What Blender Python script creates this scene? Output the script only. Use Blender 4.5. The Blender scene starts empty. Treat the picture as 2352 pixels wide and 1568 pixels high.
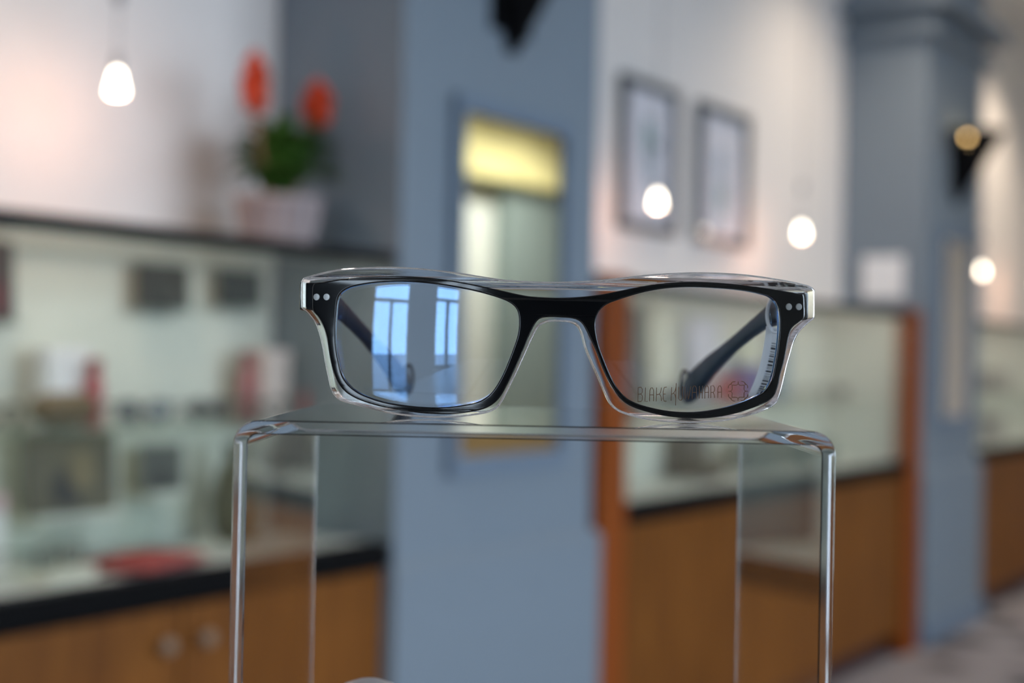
import bpy, bmesh, math, random
from mathutils import Vector, Matrix

# ------------------------------------------------------------------ camera, sky, exposure
scene = bpy.context.scene
C = scene.collection
YAW = math.radians(33.76)            # angle between the viewing axis and the display wall (X axis)
EYE = 1.2
FLOOR = -0.06
cam_data = bpy.data.cameras.new('camera')
cam_data.sensor_width = 36.0
cam_data.lens = 50.0
cam_data.clip_start = 0.02
cam_data.dof.use_dof = True
cam_data.dof.focus_distance = 0.391
cam_data.dof.aperture_fstop = 6.7
camera = bpy.data.objects.new('camera', cam_data)
C.objects.link(camera)
camera.matrix_world = (Matrix.Translation((0, 0, EYE)) @ Matrix.Rotation(YAW - math.pi / 2, 4, 'Z')
                       @ Matrix.Rotation(math.pi / 2 + math.radians(0.566), 4, 'X') @ Matrix.Rotation(0.02, 4, 'Z'))
scene.camera = camera

world = bpy.data.worlds.new('overcast_sky')
scene.world = world
world.use_nodes = True
bg = world.node_tree.nodes['Background']
bg.inputs['Color'].default_value = (0.70, 0.84, 1.0, 1)
bg.inputs['Strength'].default_value = 7.5

vs = scene.view_settings
vs.view_transform = 'Standard'
vs.look = 'None'
vs.exposure = 0.5
vs.gamma = 1.0
vs.use_curve_mapping = False
cy = scene.cycles
cy.max_bounces = 18
cy.diffuse_bounces = 5
cy.glossy_bounces = 8
cy.transmission_bounces = 18
cy.transparent_max_bounces = 40
cy.sample_clamp_indirect = 8.0
cy.caustics_reflective = False

PENDANT_W = 1.0        # watts of a pendant
CASE_W = 0.75           # watts of a case light per metre
CEIL_W = 13.0          # base watts of an added ceiling fill lamp

# ------------------------------------------------------------------ materials
MATS = {}


def nodes_of(name):
    m = bpy.data.materials.new(name)
    m.use_nodes = True
    nt = m.node_tree
    return m, nt, nt.nodes, nt.links


def mat(name, col, rough=0.5, metal=0.0, var=0.08, scale=30.0, bump=0.0, spec=0.5, stretch=None, emit=None, coat=0.0):
    """principled material with procedural tone variation"""
    if name in MATS:
        return MATS[name]
    m, nt, N, L = nodes_of(name)
    p = N['Principled BSDF']
    p.inputs['Roughness'].default_value = rough
    p.inputs['Metallic'].default_value = metal
    p.inputs['Specular IOR Level'].default_value = spec
    p.inputs['Coat Weight'].default_value = coat
    tc = N.new('ShaderNodeTexCoord')
    mp = N.new('ShaderNodeMapping')
    if stretch:
        mp.inputs['Scale'].default_value = stretch
    L.new(tc.outputs['Object'], mp.inputs['Vector'])
    nz = N.new('ShaderNodeTexNoise')
    nz.inputs['Scale'].default_value = scale
    nz.inputs['Detail'].default_value = 3
    L.new(mp.outputs['Vector'], nz.inputs['Vector'])
    rp = N.new('ShaderNodeValToRGB')
    rp.color_ramp.elements[0].position = 0.3
    rp.color_ramp.elements[1].position = 0.7
    rp.color_ramp.elements[0].color = tuple(c * (1 - var) for c in col) + (1,)
    rp.color_ramp.elements[1].color = tuple(min(1, c * (1 + var)) for c in col) + (1,)
    L.new(nz.outputs['Fac'], rp.inputs['Fac'])
    L.new(rp.outputs['Color'], p.inputs['Base Color'])
    if bump:
        b = N.new('ShaderNodeBump')
        b.inputs['Strength'].default_value = bump
        b.inputs['Distance'].default_value = 0.004
        L.new(nz.outputs['Fac'], b.inputs['Height'])
        L.new(b.outputs['Normal'], p.inputs['Normal'])
    if emit:
        p.inputs['Emission Color'].default_value = tuple(emit[0]) + (1,)
        p.inputs['Emission Strength'].default_value = emit[1]
    MATS[name] = m
    return m


def wood(name, dark, light, rough=0.5):
    if name in MATS:
        return MATS[name]
    m, nt, N, L = nodes_of(name)
    p = N['Principled BSDF']
    p.inputs['Roughness'].default_value = rough
    p.inputs['Specular IOR Level'].default_value = 0.18
    tc = N.new('ShaderNodeTexCoord')
    mp = N.new('ShaderNodeMapping')
    mp.inputs['Scale'].default_value = (14, 14, 1.2)
    L.new(tc.outputs['Object'], mp.inputs['Vector'])
    nz = N.new('ShaderNodeTexNoise')
    nz.inputs['Scale'].default_value = 2.2
    nz.inputs['Detail'].default_value = 6
    nz.inputs['Distortion'].default_value = 0.8
    L.new(mp.outputs['Vector'], nz.inputs['Vector'])
    rp = N.new('ShaderNodeValToRGB')
    rp.color_ramp.elements[0].position = 0.35
    rp.color_ramp.elements[1].position = 0.68
    rp.color_ramp.elements[0].color = dark + (1,)
    rp.color_ramp.elements[1].color = light + (1,)
    L.new(nz.outputs['Fac'], rp.inputs['Fac'])
    L.new(rp.outputs['Color'], p.inputs['Base Color'])
    MATS[name] = m
    return m


def thin_glass(name, tint=(0.95, 0.98, 0.96), refl=(1, 1, 1), gain=1.0, ior=1.5):
    """plane-parallel pane: light goes straight through, fresnel reflection on each face"""
    if name in MATS:
        return MATS[name]
    m, nt, N, L = nodes_of(name)
    N.remove(N['Principled BSDF'])
    out = N['Material Output']
    tr = N.new('ShaderNodeBsdfTransparent')
    tr.inputs['Color'].default_value = tint + (1,)
    gl = N.new('ShaderNodeBsdfGlossy')
    gl.inputs['Color'].default_value = refl + (1,)
    gl.inputs['Roughness'].default_value = 0.0
    # Schlick reflectance from the unsigned angle, alike for the entry and the exit face of the pane
    ge = N.new('ShaderNodeNewGeometry')
    dt = N.new('ShaderNodeVectorMath')
    dt.operation = 'DOT_PRODUCT'
    L.new(ge.outputs['Normal'], dt.inputs[0])
    L.new(ge.outputs['Incoming'], dt.inputs[1])
    prev = dt.outputs['Value']
    r0 = ((ior - 1) / (ior + 1)) ** 2
    for op, v in (('ABSOLUTE', None), ('SUBTRACT', 1.0), ('POWER', 5.0), ('MULTIPLY', 1 - r0), ('ADD', r0), ('MULTIPLY', gain)):
        mu = N.new('ShaderNodeMath')
        mu.operation = op
        if op == 'SUBTRACT':
            mu.inputs[0].default_value = v
            L.new(prev, mu.inputs[1])
        else:
            L.new(prev, mu.inputs[0])
            if v is not None:
                mu.inputs[1].default_value = v
        prev = mu.outputs[0]
    mu.use_clamp = True
    mx = N.new('ShaderNodeMixShader')
    L.new(mu.outputs[0], mx.inputs[0])
    L.new(tr.outputs[0], mx.inputs[1])
    L.new(gl.outputs[0], mx.inputs[2])
    L.new(mx.outputs[0], out.inputs['Surface'])
    MATS[name] = m
    return m


def clear_plastic(name, ior=1.49, col=(1, 1, 1), rough=0.0):
    if name in MATS:
        return MATS[name]
    m, nt, N, L = nodes_of(name)
    p = N['Principled BSDF']
    p.inputs['Base Color'].default_value = col + (1,)
    p.inputs['Roughness'].default_value = rough
    p.inputs['IOR'].default_value = ior
    p.inputs['Transmission Weight'].default_value = 1.0
    MATS[name] = m
    return m


def glow(name, col, strength):
    if name in MATS:
        return MATS[name]
    m, nt, N, L = nodes_of(name)
    p = N['Principled BSDF']
    p.inputs['Base Color'].default_value = (0.9, 0.9, 0.88, 1)
    p.inputs['Emission Color'].default_value = col + (1,)
    p.inputs['Emission Strength'].default_value = strength
    MATS[name] = m
    return m


def carpet_mat():
    m, nt, N, L = nodes_of('patterned_carpet')
    p = N['Principled BSDF']
    p.inputs['Roughness'].default_value = 0.95
    p.inputs['Specular IOR Level'].default_value = 0.1
    tc = N.new('ShaderNodeTexCoord')
    vo = N.new('ShaderNodeTexVoronoi')
    vo.inputs['Scale'].default_value = 3.4
    L.new(tc.outputs['Object'], vo.inputs['Vector'])
    nz = N.new('ShaderNodeTexNoise')
    nz.inputs['Scale'].default_value = 260
    L.new(tc.outputs['Object'], nz.inputs['Vector'])
    rp = N.new('ShaderNodeValToRGB')
    e = rp.color_ramp.elements
    e[0].position = 0.18
    e[0].color = (0.05, 0.045, 0.055, 1)
    e[1].position = 0.5
    e[1].color = (0.42, 0.385, 0.40, 1)
    L.new(vo.outputs['Distance'], rp.inputs['Fac'])
    mx = N.new('ShaderNodeMix')
    mx.data_type = 'RGBA'
    mx.blend_type = 'MULTIPLY'
    mx.inputs[0].default_value = 0.5
    L.new(rp.outputs['Color'], mx.inputs[6])
    L.new(nz.outputs['Color'], mx.inputs[7])
    L.new(mx.outputs[2], p.inputs['Base Color'])
    b = N.new('ShaderNodeBump')
    b.inputs['Strength'].default_value = 0.5
    L.new(nz.outputs['Fac'], b.inputs['Height'])
    L.new(b.outputs['Normal'], p.inputs['Normal'])
    return m


M_WALL = mat('warm_white_wall_paint', (0.76, 0.715, 0.685), 0.8, var=0.02, scale=60, bump=0.05)
M_BLUE = mat('blue_grey_wall_paint', (0.185, 0.226, 0.272), 0.6, var=0.025, scale=40, bump=0.04)
M_BLUE2 = mat('slate_mirror_frame_paint', (0.15, 0.20, 0.27), 0.45, var=0.03)
M_CEIL = mat('ceiling_white', (0.78, 0.76, 0.74), 0.9, var=0.02)
M_WOOD = wood('orange_brown_cabinet_wood', (0.135, 0.043, 0.006), (0.22, 0.076, 0.011))
M_POST = wood('red_brown_post_wood', (0.21, 0.047, 0.006), (0.29, 0.066, 0.008))
M_KICK = mat('dark_red_brown_kick', (0.05, 0.012, 0.008), 0.6)
M_BLACK = mat('black_laminate', (0.004, 0.004, 0.0045), 0.65, spec=0.06)
M_CREAM = mat('pale_case_lining', (0.66, 0.65, 0.58), 0.8, var=0.03)
M_DECK = mat('white_case_deck', (0.74, 0.71, 0.70), 0.55, var=0.03)
M_GLASS = thin_glass('case_glass', (0.945, 0.965, 0.955))
M_SHELF = thin_glass('shelf_glass', (0.86, 0.94, 0.91))
M_PANE = thin_glass('window_glass', (0.97, 0.98, 0.98))
M_MIRROR = mat('mirror_silver', (0.92, 0.94, 0.93), 0.02, 1.0, var=0.005)
M_ALU = mat('grey_window_metal', (0.30, 0.31, 0.33), 0.4, 0.3)
M_CLEAR = clear_plastic('clear_acetate', 1.49, (0.985, 0.985, 1.0))
M_ACRYL = clear_plastic('clear_acrylic', 1.49, (0.985, 0.99, 0.99))
M_FRAME = mat('polished_black_acetate', (0.003, 0.003, 0.0035), 0.09, var=0.1)
M_TEMPLE = mat('dark_navy_acetate', (0.006, 0.008, 0.018), 0.4, var=0.4, scale=120, spec=0.06)
M_LENS = thin_glass('coated_lens', (0.985, 0.985, 0.98), (0.34, 0.60, 1.0), 1.7)
M_STEEL = mat('brushed_steel', (0.62, 0.62, 0.62), 0.3, 0.9)
M_BRASS = mat('satin_brass', (0.62, 0.36, 0.11), 0.22, 1.0, var=0.05)
M_PRINT = mat('brown_gold_print', (0.12, 0.052, 0.013), 0.5)
M_PAPER = mat('white_paper', (0.80, 0.80, 0.82), 0.7, var=0.02)
M_INK = mat('black_ink', (0.02, 0.02, 0.022), 0.6)

# ------------------------------------------------------------------ mesh helpers


def setp(o, label=None, cat=None, group=None, kind=None):
    if label:
        o['label'] = label
    if cat:
        o['category'] = cat
    if group:
        o['group'] = group
    if kind:
        o['kind'] = kind
    return o


def empty(name, loc=(0, 0, 0), rz=0.0, parent=None):
    o = bpy.data.objects.new(name, None)
    o.empty_display_size = 0.05
    C.objects.link(o)
    o.location = loc
    o.rotation_euler = (0, 0, rz)
    if parent:
        o.parent = parent
    return o


def obj(name, bm, m, parent=None, smooth=False, angle=0.6):
    me = bpy.data.meshes.new(name)
    bmesh.ops.recalc_face_normals(bm, faces=bm.faces[:])
    bm.to_mesh(me)
    bm.free()
    if smooth:
        for p in me.polygons:
            p.use_smooth = True
        me.set_sharp_from_angle(angle=angle)
    me.materials.append(m)
    o = bpy.data.objects.new(name, me)
    C.objects.link(o)
    if parent:
        o.parent = parent
    return o


def bx(bm, x0, x1, y0, y1, z0, z1, bev=0.0, mtx=None):
    geo = bmesh.ops.create_cube(bm, size=1.0)
    vsn = geo['verts']
    for v in vsn:
        v.co = Vector(((x0 + x1) / 2 + v.co.x * (x1 - x0), (y0 + y1) / 2 + v.co.y * (y1 - y0), (z0 + z1) / 2 + v.co.z * (z1 - z0)))
    if bev > 0:
        ed = list({e for v in vsn for e in v.link_edges})
        r = bmesh.ops.bevel(bm, geom=ed, offset=bev, segments=2, affect='EDGES', profile=0.6)
        vsn = list({v for f in r['faces'] for v in f.verts} | {v for v in vsn if v.is_valid})
    if mtx:
        for v in vsn:
            v.co = mtx @ v.co
    return vsn


def box(name, x0, x1, y0, y1, z0, z1, m, parent=None, bev=0.0):
    bm = bmesh.new()
    bx(bm, x0, x1, y0, y1, z0, z1, bev)
    return obj(name, bm, m, parent)


def lathe(bm, prof, n=32, cap=True, centre=(0, 0, 0)):
    rings = []
    for r, z in prof:
        if r < 1e-6:
            rings.append([bm.verts.new((centre[0], centre[1], centre[2] + z))])
        else:
            rings.append([bm.verts.new((centre[0] + r * math.cos(2 * math.pi * i / n), centre[1] + r * math.sin(2 * math.pi * i / n), centre[2] + z)) for i in range(n)])
    for a, b in zip(rings, rings[1:]):
        for i in range(n):
            j = (i + 1) % n
            if len(a) == 1 and len(b) > 1:
                bm.faces.new((a[0], b[i], b[j]))
            elif len(b) == 1 and len(a) > 1:
                bm.faces.new((a[i], a[j], b[0]))
            elif len(a) > 1:
                bm.faces.new((a[i], a[j], b[j], b[i]))
    if cap:
        for r in (rings[0], rings[-1]):
            if len(r) > 2:
                bm.faces.new(r)


def tube(bm, pts, rad, n=8, closed=False):
    pts = [Vector(p) for p in pts]
    rads = rad if isinstance(rad, (list, tuple)) else [rad] * len(pts)
    rings = []
    k = len(pts)
    for i, p in enumerate(pts):
        a = pts[(i - 1) % k] if (closed or i > 0) else p
        b = pts[(i + 1) % k] if (closed or i < k - 1) else p
        t = (b - a)
        if t.length < 1e-9:
            t = Vector((0, 0, 1))
        t.normalize()
        up = Vector((0, 1, 0)) if abs(t.y) < 0.8 else Vector((0, 0, 1))
        s = t.cross(up).normalized()
        w = s.cross(t).normalized()
        rings.append([bm.verts.new(p + (s * math.cos(2 * math.pi * q / n) + w * math.sin(2 * math.pi * q / n)) * rads[i]) for q in range(n)])
    m = k if closed else k - 1
    for i in range(m):
        a, b = rings[i], rings[(i + 1) % k]
        for q in range(n):
            bm.faces.new((a[q], a[(q + 1) % n], b[(q + 1) % n], b[q]))
    if not closed:
        bm.faces.new(rings[0])
        bm.faces.new(rings[-1])


def struct(name, bm_or_o, m=None):
    o = bm_or_o if m is None else obj(name, bm_or_o, m)
    o['kind'] = 'structure'
    return o


# ------------------------------------------------------------------ the room shell
XL, XR, YF, YB, ZC = -3.6, 13.0, -3.3, 2.39, 3.35
struct('floor', box('floor', XL - 0.2, XR + 0.2, YF - 0.2, YB + 0.2, FLOOR - 0.1, FLOOR, carpet_mat()))
struct('ceiling', box('ceiling', XL - 0.2, XR + 0.2, YF - 0.2, YB + 0.2, ZC, ZC + 0.1, M_CEIL))
struct('wall_back', box('wall_back', XL, XR, YB, YB + 0.15, FLOOR, ZC, M_WALL))


def wall_with_holes(name, axis, pos, thick, a0, a1, holes, m):
    """wall across axis ('X' wall lies in plane X=pos) with rectangular window openings"""
    bm = bmesh.new()

    def put(u0, u1, z0, z1):
        if u1 - u0 < 1e-4 or z1 - z0 < 1e-4:
            return
        if axis == 'X':
            bx(bm, pos - thick, pos, u0, u1, z0, z1)
        else:
            bx(bm, u0, u1, pos - thick, pos, z0, z1)
    cur = a0
    for (u0, u1, z0, z1) in holes:
        put(cur, u0, FLOOR, ZC)
        put(u0, u1, FLOOR, z0)
        put(u0, u1, z1, ZC)
        cur = u1
    put(cur, a1, FLOOR, ZC)
    return struct(name, bm, m)


HOLES_L = [(-1.45, -0.85, 0.75, 2.6), (-0.40, 0.36, 0.15, 2.7)]
HOLES_R = []
HOLES_F = [(0.65, 2.05, 0.35, 3.1), (2.2, 3.6, 0.35, 3.1), (3.75, 5.15, 0.35, 3.1)]
wall_with_holes('wall_left', 'X', XL, 0.15, YF, YB, HOLES_L, M_BLUE)
wall_with_holes('wall_right', 'X', XR + 0.15, 0.15, YF, YB, HOLES_R, M_WALL)
wall_with_holes('wall_front', 'Y', YF, 0.15, XL, XR, HOLES_F, mat('pale_green_white_paint', (0.70, 0.75, 0.68), 0.8, var=0.02))

wn = 0
for axis, holes in (('X', HOLES_L), ('Y', HOLES_F), ('R', HOLES_R)):
    for (u0, u1, z0, z1) in holes:
        wn += 1
        w = empty('window_%d' % wn, {'X': (XL - 0.075, (u0 + u1) / 2, z0), 'R': (XR + 0.075, (u0 + u1) / 2, z0), 'Y': ((u0 + u1) / 2, YF - 0.075, z0)}[axis],
                  {'X': -math.pi / 2, 'R': math.pi / 2, 'Y': 0}[axis])
        w['kind'] = 'structure'
        hw, hh = (u1 - u0) / 2, z1 - z0
        for nm, b in (('frame_rail', (-hw, hw, 0, 0.06)), ('frame_rail', (-hw, hw, hh - 0.06, hh)),
                      ('frame_stile', (-hw, -hw + 0.06, 0.06, hh - 0.06)), ('frame_stile', (hw - 0.06, hw, 0.06, hh - 0.06)),
                      ('transom', (-hw + 0.06, hw - 0.06, hh * 0.72, hh * 0.72 + 0.05)), ('mullion', (-0.025, 0.025, 0.06, hh * 0.72))):
            box(nm, b[0], b[1], -0.04, 0.04, b[2], b[3], M_ALU, w)
        for b in ((-hw + 0.06, -0.025, 0.06, hh * 0.72), (0.025, hw - 0.06, 0.06, hh * 0.72), (-hw + 0.06, hw - 0.06, hh * 0.72 + 0.05, hh - 0.06)):
            box('pane', b[0], b[1], -0.004, 0.004, b[2], b[3], M_PANE, w)
        box('sill', -hw, hw, 0.08, 0.22, -0.05, -0.005, M_CEIL, w)
        ld = bpy.data.lights.new('window_portal', 'AREA')
        ld.shape = 'RECTANGLE'
        ld.size = 2 * hw
        ld.size_y = hh
        ld.cycles.is_portal = True
        lo = bpy.data.objects.new('window_portal', ld)
        C.objects.link(lo)
        mu_ = (u0 + u1) / 2
        lo.location = {'X': (XL - 0.2, mu_, (z0 + z1) / 2), 'R': (XR + 0.2, mu_, (z0 + z1) / 2), 'Y': (mu_, YF - 0.2, (z0 + z1) / 2)}[axis]
        # area lights shine along local -Z: turn them into the room
        d = Vector({'X': (1, 0, 0), 'R': (-1, 0, 0), 'Y': (0, 1, 0)}[axis])
        lo.rotation_euler = d.to_track_quat('-Z', 'Y').to_euler()

# outside: paved street seen only in reflections
struct('floor_street', box('floor_street', -30, 40, -30, 30, FLOOR - 0.3, FLOOR - 0.12, mat('grey_paving', (0.30, 0.30, 0.31), 0.9, var=0.15, scale=2)))

# far side of the room, seen in the pillar mirrors: yellow bulkhead, grey-green pier, tan base
struct('trim_1', box('trim_1', 9.3, XR, YF, YF + 0.28, 2.74, ZC, mat('yellow_bulkhead_paint', (0.78, 0.72, 0.34), 0.8, var=0.03)))
struct('wall_pier', box('wall_pier', 10.55, 12.2, YF, YF + 0.12, FLOOR, 2.74, mat('grey_green_paint', (0.25, 0.32, 0.30), 0.7, var=0.03)))
struct('trim_2', box('trim_2', 9.3, XR, YF, YF + 0.2, FLOOR, 0.62, mat('tan_wainscot_paint', (0.42, 0.30, 0.13), 0.6, var=0.05)))

# ------------------------------------------------------------------ pilasters with mirror and sconce
COLS = [(2.53, 3.40), (6.30, 7.17)]
for ci, (x0, x1) in enumerate(COLS):
    p = empty('wall_pilaster', ((x0 + x1) / 2, YB, FLOOR))
    p['kind'] = 'structure'
    hw = (x1 - x0) / 2
    H = ZC - FLOOR
    box('shaft', -hw, hw, 2.0 - YB, -0.001, 0.79, H, M_BLUE, p, 0.004)
    bm = bmesh.new()       # plinth with chamfered top
    a, b2 = hw + 0.022, hw + 0.001
    zs = [(a, 0.0), (a, 0.768), (b2, 0.792)]
    rings = []
    for w_, z_ in zs:
        f = 2.0 - YB - (w_ - hw)
        rings.append([bm.verts.new(c) for c in ((-w_, f, z_), (w_, f, z_), (w_, -0.001, z_), (-w_, -0.001, z_))])
    for r0, r1 in zip(rings, rings[1:]):
        for i in range(4):
            bm.faces.new((r0[i], r0[(i + 1) % 4], r1[(i + 1) % 4], r1[i]))
    bm.faces.new(rings[0])
    bm.faces.new(rings[-1])
    obj('plinth', bm, M_BLUE, p)
    bm = bmesh.new()       # baseboard round the foot
    bx(bm, -hw - 0.04, hw + 0.04, 2.0 - YB - 0.04, -0.001, 0.0, 0.11, 0.008)
    obj('baseboard', bm, M_BLUE2, p)
    # crown: two projecting fillets wrapped round the shaft
    for k, (zc0, zc1, pr) in enumerate(((2.735, 2.785, 0.05), (2.845, 2.915, 0.10))):
        box('crown_fillet', -hw - pr, hw + pr, 2.0 - YB - pr, -0.001, zc0, zc1, M_BLUE, p, 0.006)

    # wall mirror
    mx = (x0 + x1) / 2 + 0.005
    mi = empty('wall_mirror', (mx, 1.999, 0.91))
    mw, mh = 0.258, 0.91
    for nm, b in (('frame_stile', (-mw, -mw + 0.032, 0, mh)), ('frame_stile', (mw - 0.032, mw, 0, mh)),
                  ('frame_rail', (-mw + 0.032, mw - 0.032, 0, 0.045)), ('frame_rail', (-mw + 0.032, mw - 0.032, mh - 0.04, mh))):
        box(nm, b[0], b[1], -0.026, 0, b[2], b[3], M_BLUE2, mi, 0.003)
    box('mirror_glass', -mw + 0.030, mw - 0.030, -0.014, -0.003, 0.043, mh - 0.038, M_MIRROR, mi)
    setp(mi, ['tall slate-framed mirror on the blue pillar behind the eyeglasses', 'narrow slate-framed mirror on the far blue pillar at right'][ci], 'mirror', 'pillar mirrors')

    # triangular half-cone sconce
    sc = empty('wall_sconce', ((x0 + x1) / 2 - 0.012, 1.999, 1.955))
    bm = bmesh.new()
    n = 20

    def half(r, z, off=0.0):
        return [bm.verts.new((r * math.cos(math.pi + math.pi * i / n), r * math.sin(math.pi + math.pi * i / n) * 1.55 - off, z)) for i in range(n + 1)]
    R = [half(0.014, 0.0), half(0.122, 0.27), half(0.115, 0.27), half(0.010, 0.02)]
    for a_, b_ in zip(R, R[1:]):
        for i in range(n):
            bm.faces.new((a_[i], a_[i + 1], b_[i + 1], b_[i]))
    obj('shade', bm, M_BLACK, sc, True, 0.5)
    for nm, i0, i1, mm_ in (('rim_band', 0, 11, M_BLACK), ('brass_band', 11, n, M_BRASS)):
        bm = bmesh.new()
        R = [half(0.1225, 0.271), half(0.150, 0.335), half(0.144, 0.335), half(0.1165, 0.271)]
        R.append(R[0])
        for a_, b_ in zip(R, R[1:]):
            for i in range(i0, i1):
                bm.faces.new((a_[i], a_[i + 1], b_[i + 1], b_[i]))
        for v in [v for v in bm.verts if not v.link_faces]:
            bm.verts.remove(v)
        obj(nm, bm, mm_, sc, True, 0.5)
    bm = bmesh.new()
    lathe(bm, [(0, 0), (0.018, 0.01), (0.024, 0.03), (0.018, 0.05), (0, 0.058)], 14, centre=(0.0, -0.06, 0.245))
    obj('bulb', bm, glow('sconce_bulb_glow', (1.0, 0.72, 0.38), 25.0), sc, True)
    bm = bmesh.new()
    bx(bm, -0.09, 0.09, -0.006, 0, 0.05, 0.30, 0.002)
    obj('back_plate', bm, M_BLACK, sc)
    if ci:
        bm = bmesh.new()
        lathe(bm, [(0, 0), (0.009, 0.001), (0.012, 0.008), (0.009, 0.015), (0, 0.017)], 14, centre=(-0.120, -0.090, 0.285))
        obj('pilot_lamp', bm, glow('amber_pilot_glow', (1.0, 0.62, 0.22), 7.0), sc, True)  # warm highlight on the brass band, made as a glowing bead
    setp(sc, ['black cone sconce whose tip hangs above the nearer mirror', 'black cone sconce with brass rim on the far pillar'][ci], 'wall lamp', 'pillar sconces')

# ------------------------------------------------------------------ display cabinets
Z_BAND0, Z_BAND1, Z_TOP0, Z_TOP1, Z_SHELF = 0.72, 0.776, 1.398, 1.425, 1.052


def cabinet(x0, x1, label, posts=(0, 0), doors=None, knobs=True, panes=2):
    w = x1 - x0
    t = empty('display_cabinet', (x0, 0, FLOOR))
    pl, pr = posts
    a, b = pl, w - pr
    g = -FLOOR
    Y1 = YB - 0.003
    box('carcass', a + 0.001, b - 0.001, 2.03, Y1, 0.10, Z_BAND0 + g - 0.001, M_WOOD, t)
    box('toe_kick', 0.0, w, 2.07, Y1, 0.0, 0.10, M_KICK, t)
    if doors is None:
        nd = max(1, round((b - a) / 0.62))
        doors = [a + (b - a) * i / nd for i in range(nd + 1)]
    for i in range(len(doors) - 1):
        d = box('door', doors[i] + 0.003, doors[i + 1] - 0.003, 2.008, 2.029, 0.105, Z_BAND0 + g - 0.006, M_WOOD, t, 0.002)
        if knobs:
            bm = bmesh.new()
            lathe(bm, [(0.006, 0), (0.006, 0.012), (0.014, 0.016), (0.016, 0.022), (0.012, 0.028), (0, 0.030)], 16)
            kx = doors[i + 1] - 0.05 if i % 2 == 0 else doors[i] + 0.05
            k = obj('knob', bm, mat('aged_brass_knob', (0.26, 0.18, 0.125), 0.45, 0.2), d, True)
            k.rotation_euler = (math.pi / 2, 0, 0)
            k.location = (kx, 2.008, 0.648 + g)
    box('counter_band', a, b, 1.992, 2.05, Z_BAND0 + g, Z_BAND1 + g, M_BLACK, t, 0.003)
    box('deck', a, b, 2.051, Y1, Z_BAND0 + g + 0.02, Z_BAND1 + g - 0.002, M_DECK, t)
    box('back_panel', a, b, YB - 0.014, Y1, Z_BAND1 + g, Z_TOP0 + g, M_CREAM, t)
    for i in range(panes):
        p0 = a + (b - a) * i / panes
        p1 = a + (b - a) * (i + 1) / panes
        box('glass_pane', p0 + 0.002, p1 - 0.002, 1.998, 2.004, Z_BAND1 + g, Z_TOP0 + g, M_GLASS, t)
    box('shelf', a + 0.01, b - 0.01, 2.07, YB - 0.02, Z_SHELF + g - 0.008, Z_SHELF + g, M_SHELF, t)
    for i in range(panes + 1):
        sx = a + 0.02 + (b - a - 0.04) * i / panes
        box('shelf_bracket', sx - 0.006, sx + 0.006, 2.25, YB - 0.015, Z_SHELF + g - 0.024, Z_SHELF + g - 0.009, M_STEEL, t)
    box('top_rail', a, b, 1.990, 2.012, Z_TOP0 + g, Z_TOP1 + g, M_BLACK, t, 0.002)
    box('top_rail', a, b, YB - 0.03, Y1, Z_TOP0 + g, Z_TOP1 + g, M_CREAM, t, 0.002)
    box('top_glass', a, b, 2.013, YB - 0.031, Z_TOP0 + g + 0.012, Z_TOP1 + g - 0.001, M_GLASS, t)
    if pl:
        box('end_panel', 0.0, pl - 0.02, 2.052, Y1, 0.1, Z_TOP1 + g, M_CREAM, t)
        box('end_post', 0, pl - 0.001, 1.985, 2.05, 0.0, Z_TOP1 + g + 0.012, M_POST, t, 0.003)
    if pr:
        box('end_panel', b + 0.02, w, 2.052, Y1, 0.1, Z_TOP1 + g, M_CREAM, t)
        box('end_post', b + 0.001, w, 1.985, 2.05, 0.0, Z_TOP1 + g + 0.012, M_POST, t, 0.003)
    box('case_light', a + 0.05, b - 0.05, 2.014, 2.030, Z_TOP0 + g - 0.002, Z_TOP0 + g + 0.010, M_STEEL, t)
    ld = bpy.data.lights.new('case_light', 'AREA')
    ld.shape = 'RECTANGLE'
    ld.size = b - a - 0.12
    ld.size_y = 0.012
    ld.energy = CASE_W * (b - a)
    ld.color = (1.0, 0.95, 0.80)
    lo = bpy.data.objects.new('case_light_lamp', ld)
    C.objects.link(lo)
    lo.parent = t
    lo.location = ((a + b) / 2, 2.022, Z_TOP0 + g - 0.004)
    lo.rotation_euler = (0.5, 0, 0)
    setp(t, label, 'cabinet', 'wall display cabinets')
    return t


cabinet(0.10, 2.505, 'glass-fronted display cabinet left of the blue pillar, carrying the potted plant', doors=[0.005, 0.60, 1.20, 1.80, 2.40], knobs=True)
cabinet(3.425, 6.235, 'glass-fronted display cabinet with orange-brown end posts between the two pillars', posts=(0.15, 0.165), knobs=False, panes=3)
cabinet(7.195, 10.6, 'glass-fronted display cabinet beyond the far pillar at the right edge', knobs=False, panes=3)

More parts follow.
